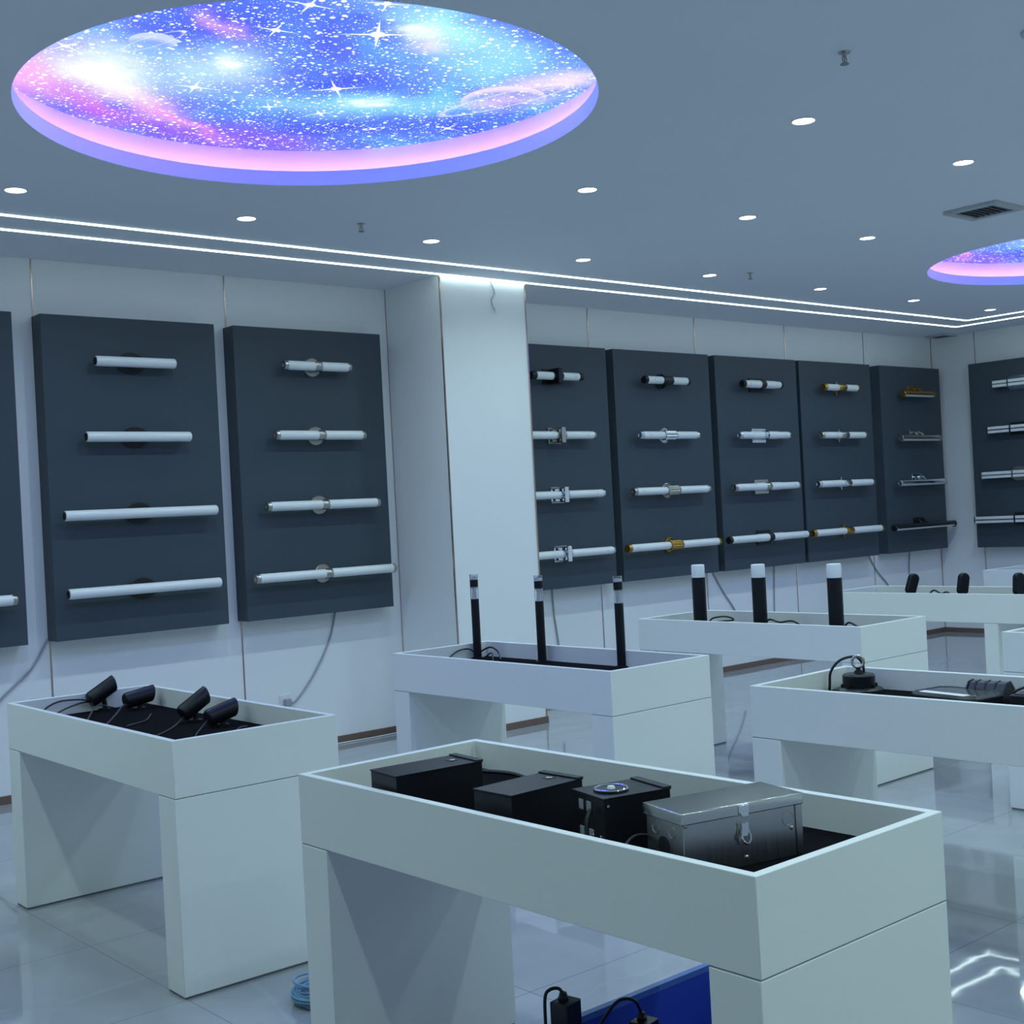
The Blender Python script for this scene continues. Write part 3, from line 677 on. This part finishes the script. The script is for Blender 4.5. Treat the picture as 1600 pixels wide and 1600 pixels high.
def steel_box():
    t = thing('steel_box', 'stainless steel enclosure with a latch at the right end of the front tray', 'enclosure', (1.300, -6.194, MATZ), radians(-13.4))
    L_, W_, Hh, lid = .336, .155, .142, .026
    MB().box(-L_/2 + .006, L_/2 - .006, -W_/2 + .005, W_/2 - .005, 0, Hh - lid).build('body', M_steel, t, bevel=.0015)
    l = MB().box(-L_/2, L_/2, -W_/2, W_/2, Hh - lid, Hh).build('lid', M_steellid, t, bevel=.002)
    MB().box(L_/2 - .022, L_/2 - .004, -W_/2 + .0015, -W_/2 + .005, .004, Hh - lid).build('corner_flange', M_steel, t, bevel=.001)
    yf = -W_/2 + .005
    b = MB(); b.box(-.016, .012, -W_/2 - .003, -W_/2, Hh - lid + .003, Hh - .003); b.box(-.012, .008, -W_/2 - .007, -W_/2 - .003, Hh - lid - .003, Hh - lid + .006)
    b.build('strike_plate', M_chrome, l, bevel=.001)
    la = MB().box(-.018, .012, yf - .003, yf, Hh*.36, Hh*.70).build('latch', M_nick, t, bevel=.001)
    b = MB(); b.box(-.012, .006, yf - .011, yf - .003, Hh*.50, Hh*.70); b.tube([(-.012, yf - .008, Hh*.60), (-.014, yf - .014, Hh*.46), (-.003, yf - .016, Hh*.38), (.008, yf - .014, Hh*.46), (.006, yf - .008, Hh*.60)], .0025, 8, 5)
    b.build('latch_lever', M_chrome, la)
    for px, pz in ((-.155, .80), (.135, .46), (.005, .14)): MB().lathe((px, yf, Hh*pz), (0, -1, 0), [(0, .005), (.002, .005), (.0035, .003), (.0035, 0)], n=14).build('screw', M_nick, t)
    MB().torus((.125, yf, Hh*.62), (0, 1, 0), .0155, .0012, 28, 6).build('knockout', M_nick, t)
    xl = -L_/2 + .006
    for yy, zz, r in ((.036, .66, .014), (-.028, .66, .014)): MB().torus((xl, yy, Hh*zz), (1, 0, 0), r, .0013, 28, 6).build('knockout', M_nick, t)
    MB().lathe((xl - .0008, .004, Hh*.40), (1, 0, 0), [(0, 0), (0, .022), (.001, .022)], n=28).build('open_port', M_black, t)
steel_box()
zz = MATZ + .006
GT = 'black leads lying in the front tray'
cable([(1.34, -5.24, .90), (1.42, -5.33, .885), (1.44, -5.42, .85), (1.38, -5.48, zz), (1.25, -5.46, zz), (1.12, -5.44, zz), (1.06, -5.40, zz)], .006, M_black, 'black lead curling from the first transformer box towards the second', group=GT)
cable([(1.065, -5.66, .87), (1.05, -5.60, .875), (1.06, -5.53, .84), (1.10, -5.46, zz), (1.16, -5.40, zz)], .006, M_black, 'black lead looping from the end of the second transformer box', group=GT)
cable([(1.115, -5.95, .93), (1.095, -5.955, .90), (1.092, -5.965, .85), (1.10, -5.985, zz)], .005, M_black, 'black lead hanging down the end of the dial transformer box', group=GT)
cable([(1.30, -6.05, zz), (1.22, -6.06, .86), (1.16, -6.05, .875), (1.11, -6.06, .855), (1.09, -6.10, zz)], .004, M_black, 'thin black lead coiled between dial box and steel box', group=GT)

# ------------------------------------------------------------------ left table: spotlights
def spotlight(x, y, back, front, label, rz=0.0):
    """back/front: (dx, dz) of the axis ends relative to the base on the mat"""
    t = thing('spotlight', label, 'spotlight', (x, y, MATZ), rz, 'black spotlights in the left tray')
    a = Vector((back[0], 0, back[1])); f = Vector((front[0], 0, front[1])); d = (f - a).normalized(); r = .037; Ln = (f - a).length
    b = MB(); n = 32; u = Vector((0, 1, 0)); w = d.cross(u)   # w points up-ish or down
    if w.z < 0: w = -w
    def ring(tt, rr, slant): return [b.bm.verts.new(a + d * (tt + slant * sin(2*pi*i/n)) + rr * (cos(2*pi*i/n) * u + sin(2*pi*i/n) * w)) for i in range(n)]
    R = [ring(0, r*.80, 0), ring(.004, r*.93, 0), ring(.012, r, 0), ring(Ln, r, .012), ring(Ln - .001, r*.90, .012), ring(Ln - .03, r*.88, 0)]
    for A, B in zip(R, R[1:]):
        for i in range(n): b.bm.faces.new((A[i], A[(i+1)%n], B[(i+1)%n], B[i]))
    b.bm.faces.new(R[0][::-1]); b.bm.faces.new(R[-1])
    b.build('housing', M_blackm, t)
    b = MB(); b.cyl(a + d*(Ln - .031), a + d*(Ln - .027), r*.86, n=28); b.build('lens', M_glass, t)
    m = a + d * Ln * .55
    MB().tube([(m.x, 0, m.z - r*.7), (.004, 0, .022), (0, 0, .004)], .011, 12, 5).build('stem', M_black, t)
    MB().lathe((0, 0, 0), (0, 0, 1), [(0, .030), (.006, .030), (.008, .026), (.008, 0)], n=24).build('base', M_black, t)
    return t, a
spotlight(1.488, -2.318, (-.068, .052), (.050, .118), 'black spotlight at the back left of its tray, tilted highest with two leads')
spotlight(1.60, -2.45, (-.069, .044), (.065, .066), 'black spotlight second from left, lying lowest towards the far wall')
spotlight(1.578, -3.05, (-.062, .036), (.054, .105), 'black spotlight third from left, steeply tilted')
spotlight(1.583, -3.28, (-.067, .038), (.058, .070), 'black spotlight at the right end of the row in the left tray')
GL = 'leads lying in the left tray'
cable([(1.425, -2.318, .862), (1.38, -2.318, .862), (1.31, -2.33, .850), (1.22, -2.36, .828), (1.12, -2.40, zz)], .004, M_black, 'black lead from the back left spotlight running to the tray corner', group=GL)
cable([(1.425, -2.322, .866), (1.37, -2.31, .878), (1.28, -2.305, .880), (1.215, -2.31, .855), (1.195, -2.34, zz)], .004, M_black, 'second black lead arching up behind the back left spotlight', group=GL)
cable([(1.53, -2.33, zz), (1.42, -2.40, .85), (1.28, -2.62, zz), (1.20, -2.75, zz)], .0035, M_lead, 'dark lead looping in front of the back left spotlight', group=GL)
cable([(1.56, -2.42, zz), (1.46, -2.60, .865), (1.34, -2.78, .85), (1.20, -2.95, zz)], .0035, M_lead, 'dark lead arching across the middle of the left tray', group=GL)
cable([(1.54, -2.70, zz), (1.44, -2.86, zz), (1.32, -2.94, zz)], .003, M_lead, 'short dark wire lying flat between the spotlights', group=GL)
cable([(1.52, -3.06, .84), (1.42, -3.16, zz), (1.28, -3.30, zz), (1.16, -3.36, zz)], .003, M_lead, 'dark wire trailing from the steeply tilted spotlight', group=GL)
cable([(1.515, -3.28, .845), (1.42, -3.38, zz), (1.30, -3.56, zz), (1.18, -3.62, zz)], .003, M_lead, 'dark wire trailing from the rightmost spotlight', group=GL)
cable([(1.62, -3.42, zz), (1.54, -3.50, .832), (1.44, -3.62, zz)], .003, M_lead, 'short dark wire right of the spotlights', group=GL)

# ------------------------------------------------------------------ slim bollards with clear bands
def slim_bollard(x, y, h, label):
    t = thing('bollard_light', label, 'bollard light', (x, y, MATZ), 0, 'slim bollards with clear bands'); r = .0235
    MB().lathe((0, 0, 0), (0, 0, 1), [(0, 0), (0, .036), (.005, .036), (.006, r), (h - .140, r), (h - .140, 0)], n=28).build('post', M_blackm, t)
    MB().lathe((0, 0, h - .140), (0, 0, 1), [(0, 0), (0, r*.7), (.004, r*.7), (.006, r*.62), (.05, r*.5), (.068, r*.85), (.068, 0)], n=28).build('reflector', M_white, t)
    MB().lathe((0, 0, h - .140), (0, 0, 1), [(0, r), (.070, r), (.070, r - .002), (0, r - .002), (0, r)], n=28).build('clear_sleeve', M_clear, t)
    MB().lathe((0, 0, h - .070), (0, 0, 1), [(0, 0), (0, r), (.040, r), (.040, 0)], n=28).build('band', M_blackm, t)
    MB().lathe((0, 0, h - .030), (0, 0, 1), [(0, r*.97), (.010, r*.95), (.019, r*.6), (.022, 0)], n=28).build('white_dome', M_white, t)
    MB().lathe((0, 0, h - .030), (0, 0, 1), [(0, r), (.030, r), (.030, r - .0025), (0, r - .0025), (0, r)], n=28).build('clear_cap', M_clear, t)
    MB().lathe((0, 0, h - .004), (0, 0, 1), [(0, 0), (0, r - .003), (.003, r - .003), (.003, 0)], n=28).build('chrome_top', M_chrome, t)
    return t
slim_bollard(3.664, -2.398, .478, 'slim black bollard with clear band, leftmost on the table by the pillar')
slim_bollard(3.716, -2.89, .470, 'slim black bollard with clear band, middle one on the table by the pillar')
slim_bollard(3.752, -3.46, .466, 'slim black bollard with clear band, rightmost on the table by the pillar')
G3 = 'leads by the slim bollards'
cable([(3.65, -2.40, .85), (3.60, -2.388, .874), (3.52, -2.385, .866), (3.43, -2.40, zz)], .005, M_black, 'black lead curving left from the leftmost slim bollard', group=G3)
cable([(3.67, -2.41, .85), (3.69, -2.48, .878), (3.68, -2.56, .860), (3.64, -2.63, zz)], .005, M_black, 'black lead arching right from the leftmost slim bollard', group=G3)
cable([(3.60, -2.52, zz), (3.60, -2.60, .862), (3.56, -2.66, zz)], .004, M_black, 'small black loop between the left and middle slim bollards', group=G3)
cable([(3.30, -2.36, .83), (3.26, -2.40, .875), (3.22, -2.46, zz)], .004, M_black, 'small black loop at the left end of the slim bollard tray', group=G3)

# ------------------------------------------------------------------ bollards with frosted tops
def frost_bollard(x, y, label):
    t = thing('bollard_light', label, 'bollard light', (x, y, MATZ), 0, 'black bollards with frosted tops'); r = .0445; h = .415; q = .083
    MB().lathe((0, 0, 0), (0, 0, 1), [(0, 0), (0, .060), (.006, .060), (.008, r), (h - q, r), (h - q, 0)], n=36).build('post', M_blackm, t)
    MB().lathe((0, 0, h - q), (0, 0, 1), [(0, 0), (0, r*.97), (q - .006, r*.97), (q - .002, r*.93), (q, r*.86), (q, 0)], n=36).build('frosted_top', M_frost, t)
frost_bollard(5.468, -2.50, 'thick black bollard with frosted top, left of three in a row')
frost_bollard(5.486, -2.98, 'thick black bollard with frosted top, middle of three in a row')
frost_bollard(5.496, -3.54, 'thick black bollard with frosted top, right of three in a row')
G4 = 'leads by the frosted bollards'
cable([(5.50, -2.54, .85), (5.46, -2.62, .885), (5.47, -2.72, .895), (5.50, -2.75, .872), (5.46, -2.66, .862), (5.40, -2.60, .85)], .005, M_black, 'black lead loop beside the left frosted bollard', group=G4)
cable([(5.46, -3.03, .85), (5.42, -3.10, .892), (5.42, -3.18, .878), (5.44, -3.26, .885), (5.46, -3.32, .85)], .006, M_black, 'black wavy lead between the middle and right frosted bollards', group=G4)
cable([(5.48, -3.60, .85), (5.42, -3.68, .89), (5.40, -3.76, .868)], .006, M_black, 'short black lead bump right of the right frosted bollard', group=G4)

# ------------------------------------------------------------------ table with high bay and floodlights
t = thing('high_bay_light', 'black round high bay light with an eye ring on the right table', 'lamp', (3.60, -4.985, MATZ))
MB().lathe((0, 0, 0), (0, 0, 1), [(0, 0), (0, .098), (.012, .098), (.018, .088), (.022, .066), (.022, 0)], n=48).build('rim', M_black, t)
b = MB(); b.lathe((0, 0, .022), (0, 0, 1), [(0, 0), (0, .066), (.046, .066), (.052, .060), (.054, .052), (.054, 0)], n=48)
for k in range(8):
    a = 2*pi*k/8; b.box(-.006, .006, .060, .074, 0, .012, Matrix.Rotation(a, 4, 'Z') @ Matrix.Translation((0, 0, .022)))
b.build('driver_housing', M_blackm, t)
MB().lathe((0, 0, .076), (0, 0, 1), [(0, 0), (0, .018), (.012, .016), (.014, .010), (.026, .010), (.026, 0)], n=20).build('neck', M_black, t)
MB().torus((0, 0, .124), (-.82, -.57, 0), .0235, .006, 32, 10).build('eye_ring', M_nick, t)
MB().tube([(.040, .0, .076), (.038, .006, .115), (.016, .026, .142), (-.030, .066, .130), (-.062, .092, .085), (-.070, .095, .03), (-.070, .098, .006)], .0055, 10, 8).build('lead', M_black, t)

t = thing('floodlight', 'flat black floodlight lying glass up on the right table', 'floodlight', (3.530, -5.475, MATZ), radians(-8))
P = [(-.085, -.15), (.075, -.15), (.105, -.11), (.105, .11), (.075, .15), (-.085, .15), (-.11, .11), (-.11, -.11)]
MB().prism([(x, y, 0) for x, y in P], (0, 0, .036)).build('housing', M_black, t, bevel=.004)
b = MB(); bm = b.bm
O = [bm.verts.new((x, y, .036)) for x, y in P]; I_ = [bm.verts.new((x*.88, y*.92, .046)) for x, y in P]; J = [bm.verts.new((x*.82, y*.88, .044)) for x, y in P]
for A, B in ((O, I_), (I_, J)):
    for i in range(8): bm.faces.new((A[i], A[(i+1)%8], B[(i+1)%8], B[i]))
b.build('bezel', M_blackm, t)
MB().prism([(x*.82, y*.88, .040) for x, y in P], (0, 0, .003)).build('glass', M_glass, t)
MB().box(-.088, -.045, -.095, .120, .0432, .0445).build('led_board', M_white, t, bevel=.0004)

M_pack = pbr('dark_fixture_paint', (0.030, 0.032, 0.038), 0.45, var=0.1)
t = thing('wall_pack_light', 'dark angular ribbed light standing behind the floodlight on the right table', 'lamp', (3.655, -5.53, MATZ), radians(2))
P = [(-.045, 0), (.045, 0), (.045, .040), (.016, .072), (-.016, .068), (-.045, .036)]
MB().prism([(x, -.085, z) for x, z in P], (0, .15, 0)).build('body', M_pack, t, bevel=.003)
for yy in (-.086, -.045, -.005, .035, .066):
    MB().prism([(x*1.06, yy, z*1.04) for x, z in P], (0, .006, 0)).build('rib', M_black, t)
MB().box(-.03, .03, .066, .115, .02, .036).build('bracket', M_dgrey, t, bevel=.004)

t = thing('driver_box', 'low black driver box at the right edge of the right table', 'driver', (3.60, -5.79, MATZ), radians(4))
MB().box(-.09, .09, -.10, .10, 0, .050).build('housing', M_black, t, bevel=.004)
MB().box(-.075, .075, -.085, .085, .050, .054).build('cover', M_dgrey, t, bevel=.001)
MB().tube([(.0, .09, .03), (-.02, .11, .05), (.0, .06, .072), (.03, -.02, .070), (.05, -.08, .058)], .005, 8, 8).build('lead', M_black, t)

# ------------------------------------------------------------------ far table: capsule lights
def capsule(x, y, lean, label):
    t = thing('capsule_light', label, 'lamp', (x, y, MATZ), radians(-25), 'upright capsule lights on the far table')
    M = Matrix.Translation((0, 0, .07)) @ Matrix.Rotation(lean, 4, 'Y')
    b = MB(); P = []; w, h = .038, .155
    for k in range(17): a = pi * k / 16; P.append((w * cos(a), 0, h - w + w * sin(a)))
    P += [(-w, 0, .02), (-w*.55, 0, 0), (w*.55, 0, 0), (w, 0, .02)]
    b.prism([(p[0], .022, p[2]) for p in P], (0, -.044, 0))
    for v in b.bm.verts: v.co = M @ v.co
    b.build('head', M_blackm, t, bevel=.008, seg=3)
    MB().cyl((0, 0, .008), M @ Vector((0, 0, .01)), .012, n=14).build('stem', M_black, t)
    MB().lathe((0, 0, 0), (0, 0, 1), [(0, .045), (.008, .045), (.010, .04), (.010, 0)], n=28).build('base', M_black, t)
capsule(7.43, -2.815, radians(20), 'black capsule light leaning most, left of three on the far table')
capsule(7.45, -3.225, radians(10), 'black capsule light, middle of three on the far table')
capsule(7.47, -3.64, radians(4), 'black capsule light at the right edge of the far table')
cable([(7.46, -2.94, .86), (7.45, -3.00, .912), (7.45, -3.06, .89), (7.45, -3.11, .90), (7.46, -3.15, .86)], .006, M_black, 'small black lead between two capsule lights')

# ------------------------------------------------------------------ under the front table: blue crate with drivers, coil on the floor
t = thing('storage_crate', 'cobalt blue open storage crate on the floor under the front table', 'crate', (1.42, -6.05, 0))
x0, x1, y0, y1, h, th = -.38, .42, -.315, .315, .352, .008
b = MB(); bm = b.bm
def rg(i, z): return [bm.verts.new(p) for p in ((x0+i, y0+i, z), (x1-i, y0+i, z), (x1-i, y1-i, z), (x0+i, y1-i, z))]
R = [rg(.03, 0), rg(0, h), rg(th, h), rg(.03 + th, .012)]
for A, B in zip(R, R[1:]):
    for i in range(4): bm.faces.new((A[i], A[(i+1)%4], B[(i+1)%4], B[i]))
bm.faces.new(R[0][::-1]); bm.faces.new(R[-1]); b.build('body', M_blue, t)
b = MB(); bm = b.bm; R = [rg(-.010, h - .012), rg(-.010, h + .004), rg(.010, h + .004), rg(.010, h - .012), rg(-.010, h - .012)]
for A, B in zip(R, R[1:]):
    for i in range(4): bm.faces.new((A[i], A[(i+1)%4], B[(i+1)%4], B[i]))
b.build('rim', M_bluerim, t)
def driver(x, y, z1, label, pts):
    t = thing('led_driver', label, 'driver', (x, y, .013), radians(10), 'black drivers in the blue crate'); H = z1 - .013
    MB().box(-.030, .030, -.026, .026, 0, H).build('case', M_black, t, bevel=.003)
    MB().lathe((-.002, .004, H), (0, 0, 1), [(0, .013), (.008, .013), (.010, .011), (.018, .009), (.020, .006), (.020, 0)], n=18).build('cable_gland', M_black, t)
    MB().tube([(-.002, .004, H + .016)] + [Vector(p) + Vector((0, 0, H)) for p in pts], .0042, 10, 8).build('lead', M_black, t)
driver(1.151, -5.788, .435, 'tall black driver standing at the left in the blue crate', [(-.008, .014, .028), (-.026, .026, .028), (-.036, .034, .010), (-.037, .036, -.06)])
driver(1.364, -5.842, .338, 'shorter black driver standing right in the blue crate', [(-.014, .016, .050), (-.045, .045, .052), (-.085, .075, .0), (-.12, .10, -.06), (-.14, .11, -.16)])
t = thing('network_cable_coil', 'bundle of light blue network cable on the floor behind the front table', 'cable', (1.386, -4.309, 0))
for k in range(11):
    a0 = k * 1.1; rr = .098 + .008 * (k % 4); tl = .10 + .03 * k
    pts = [(rr * cos(a) , rr * sin(a) * .9, .006 + .0042 * k + .018 * (k / 11) * (1 + sin(a + a0))) for a in [2*pi*i/16 + a0 for i in range(17)]]
    MB().tube(pts, .0045, 7, 4).build('cable_loop', M_cyan, t)
